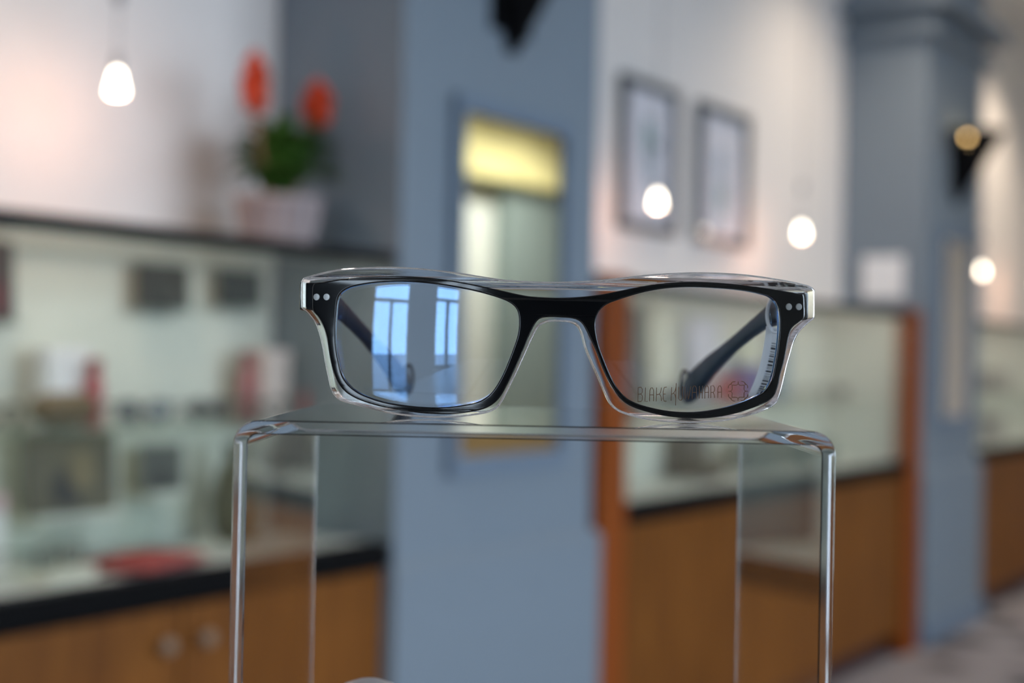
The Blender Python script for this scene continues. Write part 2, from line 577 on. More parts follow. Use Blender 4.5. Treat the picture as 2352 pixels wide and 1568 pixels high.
# ------------------------------------------------------------------ pendants over the cabinets
for i, (px, lab) in enumerate([(1.845, 'glowing glass cone pendant lamp left of the potted plant'),
                               (4.058, 'glowing pendant lamp in front of the nearer framed print'),
                               (5.26, 'glowing pendant lamp right of the two framed prints'),
                               (7.78, 'glowing pendant lamp beyond the far pillar near the right edge'),
                               (9.0, 'furthest glowing pendant lamp, past the right edge of the far pillar')]):
    t = empty('pendant_lamp', (px, 2.16, 1.67))
    bm = bmesh.new()
    lathe(bm, [(0.015, 0.018), (0.0165, 0.021), (0.012, 0.040), (0.008, 0.056), (0.006, 0.062), (0.0, 0.063)], 24)
    obj('glass_shade', bm, glow('pendant_shade_glow', (1.0, 0.88, 0.70), 9.0), t, True, 0.9)
    bm = bmesh.new()
    lathe(bm, [(0.0, 0.063), (0.009, 0.064), (0.009, 0.09), (0.003, 0.098), (0, 0.099)], 16)
    obj('socket', bm, mat('pendant_grey_metal', (0.32, 0.30, 0.30), 0.4), t, True)
    bm = bmesh.new()
    tube(bm, [(0, 0, 0.098), (0, 0, ZC - 1.67 - 0.03)], 0.0022, 6)
    obj('cord', bm, mat('pendant_cord_grey', (0.40, 0.38, 0.38), 0.6), t)
    bm = bmesh.new()
    lathe(bm, [(0.0, 0.19), (0.007, 0.192), (0.010, 0.205), (0.010, 0.218), (0.007, 0.232), (0, 0.234)], 16)
    obj('cord_bead', bm, mat('pendant_bead_grey', (0.22, 0.22, 0.23), 0.5), t, True)
    bm = bmesh.new()
    lathe(bm, [(0.05, ZC - 1.67 - 0.03), (0.05, ZC - 1.67)], 20)
    obj('ceiling_canopy', bm, M_STEEL, t, True)
    ld = bpy.data.lights.new('pendant_bulb', 'POINT')
    ld.energy = PENDANT_W
    ld.shadow_soft_size = 0.012
    ld.color = (1.0, 0.52, 0.34)
    lo = bpy.data.objects.new('pendant_bulb', ld)
    C.objects.link(lo)
    lo.parent = t
    lo.location = (0, 0, 0.005)
    setp(t, lab, 'lamp', 'row of pendant lamps above the cabinets')

# unseen ceiling fill lamps, added to brighten walls, pillar side and mirror view
for i, (lx, ly) in enumerate([(0.9, 1.6), (5.7, 1.7), (8.7, 1.85), (2.8, -1.2), (9.7, -2.2), (10.5, -2.2)]):
    t = empty('ceiling_downlight', (lx, ly, ZC - 0.02))
    bm = bmesh.new()
    lathe(bm, [(0.06, 0.02), (0.085, 0.02), (0.085, 0.0), (0.06, 0.004)], 24, cap=False)
    obj('trim_ring', bm, M_STEEL, t, True)
    bm = bmesh.new()
    lathe(bm, [(0, 0.012), (0.06, 0.012), (0.06, 0.018), (0, 0.018)], 24, cap=False)
    obj('diffuser', bm, glow('downlight_glow', (1.0, 0.86, 0.68), 8.0), t)
    ld = bpy.data.lights.new('downlight_lamp', 'SPOT')
    ld.energy = CEIL_W * (6, 4.5, 6, 4, 8, 8)[i]
    ld.spot_size = 2.0 if i < 4 else 2.95
    ld.spot_blend = 0.8
    ld.shadow_soft_size = 0.05
    ld.color = (1.0, 0.84, 0.66) if i < 4 else (1.0, 0.95, 0.88)
    lo = bpy.data.objects.new('downlight_lamp', ld)
    C.objects.link(lo)
    lo.parent = t
    lo.location = (0, 0, -0.005)
    setp(t, ['recessed ceiling downlight over the plant cabinet', 'recessed ceiling downlight before the framed prints', 'recessed ceiling downlight past the far pillar',
             'recessed ceiling downlight behind the viewer, nearest the end windows', 'recessed ceiling downlight before the pale wall under the yellow bulkhead', 'recessed ceiling downlight before the grey-green pier'][i], 'lamp', 'ceiling downlights')

# ------------------------------------------------------------------ framed prints
M_PFRAME = mat('charcoal_picture_frame', (0.05, 0.055, 0.06), 0.4)
M_MAT = mat('lavender_white_mount', (0.84, 0.84, 0.92), 0.8, var=0.02)
M_TEAL = mat('teal_print', (0.06, 0.24, 0.24), 0.7, var=0.2, scale=25)
M_TEAL2 = mat('pale_blue_print', (0.25, 0.38, 0.48), 0.7, var=0.2, scale=25)
M_PGLASS = thin_glass('picture_glass', (0.985, 0.985, 0.985))
for i, (xa, xb) in enumerate([(4.185, 4.595), (4.765, 5.215)]):
    zb, zt = 1.64, 2.165
    w, h = xb - xa, zt - zb
    t = empty('framed_print', ((xa + xb) / 2, YB - 0.001, zb))
    fw = 0.03
    for nm, b in (('frame_stile', (-w / 2, -w / 2 + fw, 0, h)), ('frame_stile', (w / 2 - fw, w / 2, 0, h)),
                  ('frame_rail', (-w / 2 + fw, w / 2 - fw, 0, fw)), ('frame_rail', (-w / 2 + fw, w / 2 - fw, h - fw, h))):
        box(nm, b[0], b[1], -0.03, 0, b[2], b[3], M_PFRAME, t, 0.002)
    box('mount', -w / 2 + fw, w / 2 - fw, -0.010, -0.002, fw, h - fw, M_MAT, t)
    bm = bmesh.new()      # abstract upright brush mark
    spec = [(0.0, 0.30, 0.030, 0.11), (0.015, 0.22, 0.024, 0.08)] if i == 0 else [(0.0, 0.18, 0.032, 0.075), (-0.012, 0.29, 0.026, 0.085)]
    o1 = None
    for q, (ex, ez, rx, rz) in enumerate(spec):
        bm = bmesh.new()
        vsn = [bm.verts.new((ex + rx * math.cos(a) * (1 + 0.25 * math.sin(3 * a)), -0.0105, ez + rz * math.sin(a))) for a in [2 * math.pi * k / 28 for k in range(28)]]
        f = bm.faces.new(vsn)
        e = bmesh.ops.extrude_face_region(bm, geom=[f])
        for v in e['geom']:
            if isinstance(v, bmesh.types.BMVert):
                v.co.y -= 0.0006 + 0.0004 * q
        obj('brush_mark', bm, M_TEAL if q == 0 else M_TEAL2, t)
    box('picture_glass', -w / 2 + fw, w / 2 - fw, -0.020, -0.017, fw, h - fw, M_PGLASS, t)
    setp(t, ['charcoal-framed print with a teal mark, nearer the blue pillar', 'charcoal-framed print with a teal mark, the further of the two'][i], 'picture', 'framed prints above the cabinet')

# white notice on the side of the far pillar
t = empty('wall_notice', (6.299, 2.19, 1.49))
box('backing', -0.012, 0, -0.098, 0.098, 0, 0.195, mat('notice_white_board', (0.72, 0.71, 0.71), 0.6, var=0.02), t, 0.002)
box('sheet', -0.0135, -0.0122, -0.088, 0.088, 0.01, 0.185, M_PAPER, t)
setp(t, 'square white notice on the side of the far blue pillar', 'notice')

# ------------------------------------------------------------------ potted bromeliad
random.seed(5)
M_LEAF = mat('bromeliad_leaf_green', (0.04, 0.10, 0.014), 0.4, var=0.35, scale=9)
M_POT = mat('blush_ribbed_pot', (0.42, 0.335, 0.33), 0.6, var=0.06)
M_BRACT = mat('orange_red_bract', (0.60, 0.052, 0.006), 0.45, var=0.25, scale=40)
t = empty('potted_bromeliad', (2.325, 2.185, Z_TOP1))
bm = bmesh.new()
n = 60
rings = []
for r, z in [(0.0, 0.001), (0.066, 0.001), (0.072, 0.006), (0.090, 0.095), (0.097, 0.100), (0.098, 0.112), (0.090, 0.113), (0.086, 0.09), (0.0, 0.088)]:
    if r == 0:
        rings.append([bm.verts.new((0, 0, z))])
    else:
        rib = 0.075 if 0.004 < z < 0.096 and r != 0.086 else 0.0
        rings.append([bm.verts.new(((r * (1 + rib * math.cos(15 * 2 * math.pi * k / n))) * math.cos(2 * math.pi * k / n), (r * (1 + rib * math.cos(15 * 2 * math.pi * k / n))) * math.sin(2 * math.pi * k / n), z)) for k in range(n)])
for a, b in zip(rings, rings[1:]):
    for k in range(n):
        j = (k + 1) % n
        if len(a) == 1:
            bm.faces.new((a[0], b[j], b[k]))
        elif len(b) == 1:
            bm.faces.new((a[k], a[j], b[0]))
        else:
            bm.faces.new((a[k], a[j], b[j], b[k]))
obj('pot', bm, M_POT, t, True, 0.8)
bm = bmesh.new()
lathe(bm, [(0, 0.088), (0.083, 0.0895), (0.06, 0.098), (0, 0.103)], 20)
obj('soil', bm, mat('dark_soil', (0.03, 0.02, 0.013), 0.95, var=0.4, scale=150), t, True)


def leaf(parent, az, length, rise, droop, width, base_r, z0):
    bm = bmesh.new()
    k = 9
    L, R, Mid, B = [], [], [], []
    d = Vector((math.cos(az), math.sin(az), 0))
    s = Vector((-math.sin(az), math.cos(az), 0))
    for i in range(k + 1):
        u = i / k
        p = d * (base_r + length * u * (0.55 + 0.45 * u)) + Vector((0, 0, z0 + rise * math.sin(u * 1.9) - droop * u * u))
        w = width * (1 - u ** 2.2) * (0.75 + 0.5 * u) + 0.0006
        L.append(bm.verts.new(p + s * w + Vector((0, 0, w * 0.35))))
        R.append(bm.verts.new(p - s * w + Vector((0, 0, w * 0.35))))
        Mid.append(bm.verts.new(p))
        B.append(bm.verts.new(p - Vector((0, 0, 0.0012))))
    for i in range(k):
        bm.faces.new((L[i], L[i + 1], Mid[i + 1], Mid[i]))
        bm.faces.new((Mid[i], Mid[i + 1], R[i + 1], R[i]))
        bm.faces.new((L[i + 1], L[i], B[i], B[i + 1]))
        bm.faces.new((R[i], R[i + 1], B[i + 1], B[i]))
    return obj('leaf', bm, M_LEAF, parent, True, 1.2)


for i in range(84):
    tier = i % 4
    az = i * 2.399 + random.uniform(-0.2, 0.2)
    ln = [0.17, 0.16, 0.13, 0.09][tier] * random.uniform(0.85, 1.12)
    if math.cos(az) > 0.3:
        ln *= 0.85
    if math.sin(az) > 0:
        ln *= 0.62
    leaf(t, az, ln, [0.10, 0.14, 0.165, 0.18][tier] * random.uniform(0.85, 1.1), [0.03, 0.015, 0.01, 0.0][tier], random.uniform(0.021, 0.028), 0.012, 0.092)
for fi, (fx, fz, lean, fh) in enumerate([(-0.088, 0.295, -0.05, 0.14), (0.108, 0.290, 0.10, 0.115)]):
    fy = -0.01
    bm = bmesh.new()
    tube(bm, [(fx * 0.25, fy * 0.3, 0.095), (fx * 0.75, fy, 0.19), (fx, fy, fz)], [0.005, 0.0045, 0.004], 8)
    s = obj('flower_stem', bm, mat('pinkish_flower_stem', (0.40, 0.20, 0.13), 0.5), t, True)
    bm = bmesh.new()
    lathe(bm, [(0, -0.01), (0.014, 0.004), (0.023, 0.03), (0.022, 0.06), (0.014, fh * 0.8), (0, fh * 0.98)], 16, centre=(0, 0, 0))
    for v in bm.verts:
        v.co += Vector((fx + lean * max(0, v.co.z) * 0.5, fy, fz))
    obj('flower_core', bm, M_BRACT, t, True, 1.2)
    for k in range(18):
        u = k / 17
        az = k * 2.4
        bm = bmesh.new()
        ln = 0.036 * (1 - 0.45 * u)
        r0 = 0.032 * math.sin(math.pi * (0.22 + 0.62 * u)) * (1.0 if fi == 0 else 1.15)
        base = Vector((fx + lean * fh * u * 0.5, fy, fz - 0.012 + fh * u * 0.78))
        d = Vector((math.cos(az), math.sin(az), 0))
        s_ = Vector((-math.sin(az), math.cos(az), 0))
        pts = [base, base + d * r0 * 0.8 + Vector((0, 0, ln * 0.25)), base + d * r0 + Vector((0, 0, ln * 0.6)), base + d * r0 * 0.72 + Vector((0, 0, ln * 1.05))]
        ws = [0.006, 0.018, 0.016, 0.001]
        Lv = [bm.verts.new(p + s_ * w_) for p, w_ in zip(pts, ws)]
        Rv = [bm.verts.new(p - s_ * w_) for p, w_ in zip(pts, ws)]
        Ov = [bm.verts.new(p + d * 0.006) for p in pts]
        for q in range(3):
            bm.faces.new((Lv[q], Lv[q + 1], Ov[q + 1], Ov[q]))
            bm.faces.new((Ov[q], Ov[q + 1], Rv[q + 1], Rv[q]))
            bm.faces.new((Lv[q + 1], Lv[q], Rv[q], Rv[q + 1]))
        obj('bract', bm, M_BRACT, t, True, 1.2)
setp(t, 'bromeliad with two orange-red flower spikes in a ribbed blush pot', 'plant')

# ------------------------------------------------------------------ goods in the cabinets


def photo_card(loc, w, h, frame_col, pic_cols, label, lean=0.06, rz=0.0, style=0, name='photo_card'):
    """standing card: backing board, print with a few flat shapes, easel strut"""
    t = empty(name, loc, rz)
    tilt = Matrix.Rotation(-lean, 4, 'X')
    key = 'card_%02x%02x%02x' % tuple(int(c * 255) for c in frame_col)

    def part(nm, x0, x1, y0, y1, z0, z1, m):
        bm = bmesh.new()
        bx(bm, x0, x1, y0, y1, z0, z1, 0.0, tilt)
        return obj(nm, bm, m, t)
    part('board', -w / 2, w / 2, -0.004, 0.004, 0, h, mat(key, frame_col, 0.6, var=0.05))
    b = min(w, h) * 0.05
    p = part('print', -w / 2 + b, w / 2 - b, -0.0052, -0.0042, b, h - b, mat('print_%02x%02x%02x' % tuple(int(c * 255) for c in pic_cols[0]), pic_cols[0], 0.6, var=0.25, scale=18))
    rnd = random.Random(int(w * 1e4) + int(h * 1e4))
    for q, pc in enumerate(pic_cols[1:]):
        cx = rnd.uniform(-w * 0.22, w * 0.22)
        cz = h * (0.3 + 0.2 * q)
        rx, rz_ = w * 0.17, h * 0.24
        bm = bmesh.new()
        vv = [bm.verts.new(tilt @ Vector((cx + rx * math.cos(a), -0.0054 - 0.0002 * q, cz + rz_ * math.sin(a)))) for a in [2 * math.pi * k / 20 for k in range(20)]]
        vb = [bm.verts.new(v.co + Vector((0, 0.001, 0))) for v in vv]
        bm.faces.new(vv)
        bm.faces.new(vb[::-1])
        for k in range(20):
            bm.faces.new((vv[k], vv[(k + 1) % 20], vb[(k + 1) % 20], vb[k]))
        obj('print_figure', bm, mat('print_%02x%02x%02x' % tuple(int(c * 255) for c in pc), pc, 0.6, var=0.25, scale=18), t)
    bm = bmesh.new()
    f = tilt @ Vector((0, 0.004, h * 0.7))
    tube(bm, [f, (0, min(h * 0.22 + 0.004, YB - 0.021 - loc[1]), 0.003)], 0.003, 6)
    obj('strut', bm, M_INK, t)
    setp(t, label, 'card', 'display cards in the cabinets')
    return t


def mini_box(name, loc, w, d, h, col, lid_col, label, cat, rz=0.0, group=None):
    t = empty(name, loc, rz)
    key = lambda c: 'carton_%02x%02x%02x' % tuple(int(v * 255) for v in c)
    box('body', -w / 2, w / 2, -d / 2, d / 2, 0, h * 0.78, mat(key(col), col, 0.6, var=0.05), t, min(w, d, h) * 0.08)
    box('lid', -w / 2 - 0.001, w / 2 + 0.001, -d / 2 - 0.001, d / 2 + 0.001, h * 0.785, h, mat(key(lid_col), lid_col, 0.6, var=0.05), t, min(w, d, h) * 0.06)
    setp(t, label, cat, group)
    return t


def soft_case(loc, w, d, h, col, label, rz=0.0):
    """rounded hinged spectacle case: two shells and a seam"""
    t = empty('spectacle_case', loc, rz)
    m = mat('case_%02x%02x%02x' % tuple(int(v * 255) for v in col), col, 0.5, var=0.12)
    for nm, sgn in (('lower_shell', 0), ('upper_shell', 1)):
        bm = bmesh.new()
        n, k = 28, 6
        rings = []
        for i in range(k + 1):
            u = i / k * math.pi / 2
            rr = math.cos(u) ** 0.6 if u < 1.5 else 0.0
            z = h / 2 + (1 if sgn else -1) * (h / 2 - 0.001) * math.sin(u) * 1.0 + (0.001 if sgn else -0.001)
            if rr == 0.0:
                rings.append([bm.verts.new((0, 0, z))])
            else:
                ring = []
                for q in range(n):
                    a = 2 * math.pi * q / n
                    ca, sa = math.cos(a), math.sin(a)
                    ring.append(bm.verts.new((w / 2 * rr * math.copysign(abs(ca) ** 0.5, ca), d / 2 * rr * math.copysign(abs(sa) ** 0.6, sa), z)))
                rings.append(ring)
        for a, b in zip(rings, rings[1:]):
            for q in range(n):
                j = (q + 1) % n
                if len(b) == 1:
                    bm.faces.new((a[q], a[j], b[0]))
                else:
                    bm.faces.new((a[q], a[j], b[j], b[q]))
        bm.faces.new(rings[0])
        obj(nm, bm, m, t, True, 0.9)
    setp(t, label, 'case')
    return t


def mini_glasses(loc, rz, col, label, lens_col=None):
    """small pair of spectacles lying open on a shelf"""
    t = empty('display_spectacles', loc, rz)
    m = mat('specs_%02x%02x%02x' % tuple(int(v * 255) for v in col), col, 0.25, var=0.2)
    for sx in (-1, 1):
        bm = bmesh.new()
        pts = []
        for k in range(28):
            a = 2 * math.pi * k / 28
            ca, sa = math.cos(a), math.sin(a)
            pts.append((sx * 0.034 + 0.026 * math.copysign(abs(ca) ** 0.7, ca), 0, 0.0225 + 0.019 * math.copysign(abs(sa) ** 0.7, sa)))
        tube(bm, pts, 0.0026, 6, True)
        rim = obj('rim', bm, m, t, True)
        bm = bmesh.new()
        f = [bm.verts.new((p[0], -0.0006, p[2])) for p in pts]
        b = [bm.verts.new((p[0], 0.0006, p[2])) for p in pts]
        bm.faces.new(f)
        bm.faces.new(b[::-1])
        for k in range(28):
            bm.faces.new((f[k], f[(k + 1) % 28], b[(k + 1) % 28], b[k]))
        obj('lens', bm, mat('smoke_lens', (0.05, 0.05, 0.05), 0.1) if lens_col else M_PGLASS, t)
        bm = bmesh.new()
        tube(bm, [(sx * 0.062, 0, 0.034), (sx * 0.068, 0.012, 0.034), (sx * 0.066, 0.08, 0.030), (sx * 0.060, 0.115, 0.014), (sx * 0.058, 0.125, 0.004)], [0.003, 0.003, 0.0025, 0.003, 0.003], 6)
        obj('temple', bm, m, t, True)
    bm = bmesh.new()
    tube(bm, [(-0.009, 0, 0.027), (0, -0.001, 0.031), (0.009, 0, 0.027)], 0.0025, 6)
    obj('bridge', bm, m, t, True)
    setp(t, label, 'eyeglasses', 'spectacles on the cabinet shelves')
    return t


SH = Z_SHELF + 0.0005
DK = Z_BAND1 - 0.0015
DARK = (0.035, 0.032, 0.03)
# left cabinet, shelf level: cards are raised on the back panel rail
photo_card((1.700, 2.33, 1.245), 0.10, 0.155, (0.03, 0.02, 0.02), [(0.05, 0.03, 0.03), (0.10, 0.01, 0.015)], 'dark maroon card cut by the left edge of the picture', name='photo_card')
photo_card((2.136, 2.335, 1.285), 0.145, 0.098, (0.04, 0.037, 0.034), [(0.036, 0.034, 0.032), (0.02, 0.02, 0.018)], 'dark grey card on the left cabinet back, wider upper one')
photo_card((2.367, 2.335, 1.299), 0.135, 0.086, (0.055, 0.06, 0.06), [(0.03, 0.035, 0.037), (0.012, 0.016, 0.017)], 'dark slate card on the left cabinet back, beside the pillar')
for q, (zx, zz, ww) in enumerate([(1.700, 1.245, 0.11), (2.136, 1.285, 0.15), (2.367, 1.299, 0.14)]):
    t = empty('card_ledge', (zx, YB - 0.014, zz))
    box('ledge', -ww / 2, ww / 2, -0.075, -0.0005, -0.007, -0.0005, M_GLASS, t)
    box('lip', -ww / 2, ww / 2, -0.079, -0.0755, -0.007, 0.004, M_GLASS, t)
    setp(t, ['clear ledge under the maroon card at the left edge', 'clear ledge under the wider dark grey card', 'clear ledge under the dark slate card near the pillar'][q], 'ledge', 'clear card ledges')


def figurine(loc, h, col, label, cat='ornament', name='small_bottle'):
    t = empty(name, loc)
    bm = bmesh.new()
    lathe(bm, [(0.0, 0), (h * 0.13, 0.0), (h * 0.145, h * 0.04), (h * 0.145, h * 0.55), (h * 0.12, h * 0.68), (h * 0.09, h * 0.74), (h * 0.09, h * 0.80), (0, h * 0.80)], 20)
    obj('body', bm, mat('bottle_%02x%02x%02x' % tuple(int(v * 255) for v in col), col, 0.3, var=0.1), t, True, 0.7)
    bm = bmesh.new()
    lathe(bm, [(0, h * 0.802), (h * 0.11, h * 0.802), (h * 0.12, h * 0.96), (h * 0.08, h), (0, h)], 18)
    obj('cap', bm, mat('bottle_%02x%02x%02x' % tuple(int(v * 255 * 0.7) for v in col), tuple(v * 0.7 for v in col), 0.4), t, True, 0.7)
    setp(t, label, cat)
    return t


mini_box('carton', (1.85, 2.31, SH), 0.10, 0.05, 0.145, (0.70, 0.68, 0.70), (0.72, 0.69, 0.71), 'white carton on the shelf behind the brown spectacle case', 'box')
figurine((1.893, 2.262, SH), 0.125, (0.34, 0.05, 0.065), 'small dark red bottle on the left cabinet shelf', 'bottle')
soft_case((1.762, 2.19, SH), 0.135, 0.065, 0.062, (0.13, 0.085, 0.04), 'brown spectacle case on the left cabinet shelf', rz=0.05)
mini_glasses((1.60, 2.16, SH), 0.35, (0.05, 0.06, 0.05), 'grey-green spectacles at the left edge of the left cabinet shelf')
mini_glasses((1.965, 2.20, SH), -0.2, (0.07, 0.06, 0.045), 'brownish spectacles right of the brown case', 1)
mini_glasses((2.145, 2.20, SH), 0.12, (0.10, 0.09, 0.11), 'purplish grey spectacles midway along the left cabinet shelf', 1)
mini_glasses((2.30, 2.19, SH), -0.1, (0.05, 0.07, 0.065), 'dark green spectacles near the pillar end of the left shelf')
figurine((2.37, 2.31, SH), 0.145, (0.34, 0.10, 0.11), 'slim brick-red bottle beside the pink carton', 'bottle')
mini_box('carton', (2.437, 2.305, SH), 0.085, 0.05, 0.15, (0.62, 0.50, 0.47), (0.66, 0.53, 0.50), 'pinkish carton at the pillar end of the left shelf', 'box')
figurine((2.465, 2.22, SH), 0.06, (0.30, 0.05, 0.05), 'tiny red jar in front of the pink carton', 'jar')
# left cabinet, deck level
photo_card((1.866, 2.29, 0.872), 0.215, 0.165, (0.10, 0.085, 0.065), [(0.115, 0.095, 0.06), (0.035, 0.03, 0.03), (0.20, 0.15, 0.08)], 'large brown photo card on the lower left cabinet back')
photo_card((2.12, 2.31, 0.895), 0.115, 0.10, (0.14, 0.14, 0.135), [(0.09, 0.088, 0.08), (0.028, 0.027, 0.025)], 'small dark photo card right of the large brown one')
for q, (zx, zz, ww, yy) in enumerate([(1.866, 0.872, 0.20, 2.29), (2.12, 0.895, 0.10, 2.31)]):
    t = empty('card_block', (zx, yy, DK))
    box('block', -ww / 2, ww / 2, -0.03, 0.06, 0, zz - DK - 0.012, M_GLASS, t)
    box('top_pad', -ww / 2, ww / 2, -0.03, 0.06, zz - DK - 0.0118, zz - DK - 0.001, M_CREAM, t, 0.001)
    setp(t, ['clear riser block under the large brown photo card', 'clear riser block under the small dark photo card'][q], 'riser', 'clear riser blocks')
# tall olive vase
t = empty('olive_vase', (2.30, 2.27, DK))
bm = bmesh.new()
lathe(bm, [(0, 0), (0.035, 0), (0.05, 0.03), (0.055, 0.09), (0.042, 0.15), (0.024, 0.19), (0.028, 0.215), (0.022, 0.215), (0.018, 0.19), (0, 0.17)], 28)
obj('body', bm, mat('olive_glaze', (0.085, 0.075, 0.04), 0.35, var=0.3, scale=20), t, True, 0.9)
bm = bmesh.new()
tube(bm, [(0.026 * math.cos(a), 0.026 * math.sin(a), 0.216) for a in [2 * math.pi * k / 24 for k in range(24)]], 0.003, 6, True)
obj('rim', bm, mat('dark_olive_rim', (0.05, 0.05, 0.03), 0.35), t, True)
setp(t, 'dark olive vase on the deck of the left cabinet', 'vase')
# red cushion
t = empty('red_cushion', (1.905, 2.12, DK + 0.001), 0.25)
bm = bmesh.new()
n = 16
top, bot = [], []
for i in range(n + 1):
    for j in range(n + 1):
        u, v = i / n * 2 - 1, j / n * 2 - 1
        e = (1 - u ** 4) * (1 - v ** 4)
        sc_ = 1 - 0.06 * (u * u) * (v * v) + 0.04 * (abs(u) ** 6 + abs(v) ** 6) * 0
        x, y = u * 0.12 * (1 - 0.10 * (1 - v * v) * abs(u) ** 2), v * 0.085 * (1 - 0.10 * (1 - u * u) * abs(v) ** 2)
        top.append(bm.verts.new((x * sc_, y * sc_, 0.014 + 0.013 * e ** 0.6)))
        bot.append(bm.verts.new((x * sc_, y * sc_, 0.013 - 0.013 * e ** 0.6)))
for i in range(n):
    for j in range(n):
        a = i * (n + 1) + j
        bm.faces.new((top[a], top[a + 1], top[a + n + 2], top[a + n + 1]))
        bm.faces.new((bot[a], bot[a + n + 1], bot[a + n + 2], bot[a + 1]))
for i in range(n):
    for (a, b) in ((i, i + 1), (n * (n + 1) + i, n * (n + 1) + i + 1), (i * (n + 1), (i + 1) * (n + 1)), (i * (n + 1) + n, (i + 1) * (n + 1) + n)):
        bm.faces.new((top[a], top[b], bot[b], bot[a]))
M_RED = mat('red_velvet', (0.42, 0.055, 0.048), 0.8, var=0.12, scale=60)
obj('cover', bm, M_RED, t, True, 1.4)
bm = bmesh.new()
tube(bm, [(-0.117, -0.083, 0.0135), (-0.06, -0.0785, 0.0135), (0, -0.0775, 0.0135), (0.06, -0.0785, 0.0135), (0.117, -0.083, 0.0135)], 0.002, 6)
obj('piping', bm, M_RED, t, True)
setp(t, 'flat red cushion on the deck of the left cabinet', 'cushion')
mini_box('carton', (1.63, 2.27, DK), 0.10, 0.06, 0.15, (0.74, 0.70, 0.68), (0.62, 0.42, 0.42), 'white carton with a pink lid at the lower left edge', 'box', 0.1)
mini_box('gift_box', (1.70, 2.12, DK), 0.13, 0.07, 0.022, (0.70, 0.66, 0.54), (0.74, 0.70, 0.58), 'flat cream box on the deck before the red cushion', 'box', 0.2)
mini_glasses((1.70, 2.115, DK + 0.0225), 0.2, (0.10, 0.10, 0.07), 'olive spectacles resting on the flat cream box')

# middle cabinet
photo_card((4.235, 2.345, SH), 0.15, 0.33, (0.05, 0.05, 0.05), [(0.045, 0.05, 0.055), (0.10, 0.12, 0.16)], 'tall charcoal card seen through the right lens beside the orange post', lean=0.03)
photo_card((4.475, 2.345, SH), 0.20, 0.335, (0.64, 0.62, 0.52), [(0.66, 0.64, 0.54)], 'plain cream card standing on the middle cabinet shelf', lean=0.03)
photo_card((4.80, 2.345, SH), 0.26, 0.30, (0.62, 0.60, 0.68), [(0.64, 0.62, 0.70)], 'plain lavender white card standing on the middle cabinet shelf', lean=0.03)
mini_box('gift_box', (4.66, 2.18, SH), 0.13, 0.09, 0.085, (0.42, 0.03, 0.03), (0.46, 0.04, 0.04), 'red box on the middle cabinet shelf', 'box', 0.4)
mini_box('gift_box', (4.84, 2.2, SH), 0.13, 0.09, 0.13, (0.10, 0.07, 0.25), (0.12, 0.08, 0.28), 'violet box right of the red box', 'box', -0.2)
soft_case((4.24, 2.19, SH), 0.16, 0.075, 0.05, (0.04, 0.035, 0.03), 'dark brown spectacle case on the middle cabinet shelf')
soft_case((4.55, 2.2, DK), 0.17, 0.09, 0.09, (0.09, 0.075, 0.055), 'brown spectacle case on the middle cabinet deck')
mini_box('gift_box', (4.62, 2.31, DK), 0.18, 0.07, 0.19, (0.10, 0.09, 0.075), (0.13, 0.11, 0.09), 'tall taupe box behind the brown case on the deck', 'box')
photo_card((5.20, 2.345, SH), 0.20, 0.24, (0.58, 0.58, 0.46), [(0.60, 0.60, 0.48)], 'small plain yellowish card on the middle cabinet shelf', lean=0.03)
photo_card((5.52, 2.345, SH), 0.16, 0.27, (0.16, 0.23, 0.32), [(0.15, 0.24, 0.34), (0.22, 0.34, 0.36)], 'blue card standing on the far end of the middle shelf', lean=0.03)
mini_glasses((5.55, 2.17, SH), 0.2, (0.04, 0.05, 0.045), 'dark spectacles on the far end of the middle shelf', 1)
mini_glasses((5.80, 2.19, SH), -0.1, (0.04, 0.05, 0.045), 'dark spectacles beside the far end post', 1)
mini_box('gift_box', (5.05, 2.25, DK), 0.22, 0.12, 0.12, (0.20, 0.22, 0.18), (0.22, 0.24, 0.20), 'grey-green box on the middle cabinet deck', 'box')
mini_box('gift_box', (5.62, 2.25, DK), 0.26, 0.12, 0.10, (0.24, 0.28, 0.24), (0.26, 0.30, 0.26), 'pale sage box on the far end of the deck', 'box')
# far right cabinet
mini_box('gift_box', (8.25, 2.22, SH), 0.30, 0.12, 0.12, (0.36, 0.33, 0.29), (0.38, 0.35, 0.31), 'taupe box on the shelf at the right edge', 'box')
photo_card((7.9, 2.345, SH), 0.30, 0.26, (0.60, 0.60, 0.56), [(0.62, 0.62, 0.58)], 'plain pale card in the cabinet at the right edge', lean=0.03)
mini_box('gift_box', (8.1, 2.22, DK), 0.30, 0.14, 0.16, (0.34, 0.32, 0.28), (0.36, 0.34, 0.30), 'wide taupe box on the deck at the right edge', 'box')

# ------------------------------------------------------------------ foreground: counter, acrylic riser
FORE = YAW - math.pi / 2                 # foreground things face the viewer: local +Y runs away from the camera
ST = EYE - 0.0177                        # height of the riser's top
CT = ST - 0.155                          # counter top
t = empty('display_counter', (0, 0, FLOOR), FORE)
g = -FLOOR
box('plinth', -0.33, 0.37, -2.3, 0.50, 0.0, 0.09, M_KICK, t)
box('body', -0.38, 0.42, -2.35, 0.55, 0.09, CT + g - 0.03, M_WOOD, t, 0.004)
M_TOP = mat('pale_grey_worktop', (0.42, 0.43, 0.45), 0.3, var=0.05)
for (wa, wb, mm_) in ((-0.40, -0.12, M_TOP), (-0.12, -0.105, M_INK), (-0.105, 0.16, M_TOP), (0.16, 0.175, M_INK), (0.175, 0.44, M_TOP)):
    box('worktop_board' if mm_ is M_TOP else 'inlay_strip', wa, wb, -2.37, 0.57, CT + g - 0.03, CT + g, mm_, t)
for k in range(5):
    d = box('door', -0.384, -0.3805, -2.3 + k * 0.56, -1.76 + k * 0.56, 0.12, CT + g - 0.06, M_WOOD, t)
setp(t, 'wooden counter with a pale grey top under the acrylic riser', 'counter')

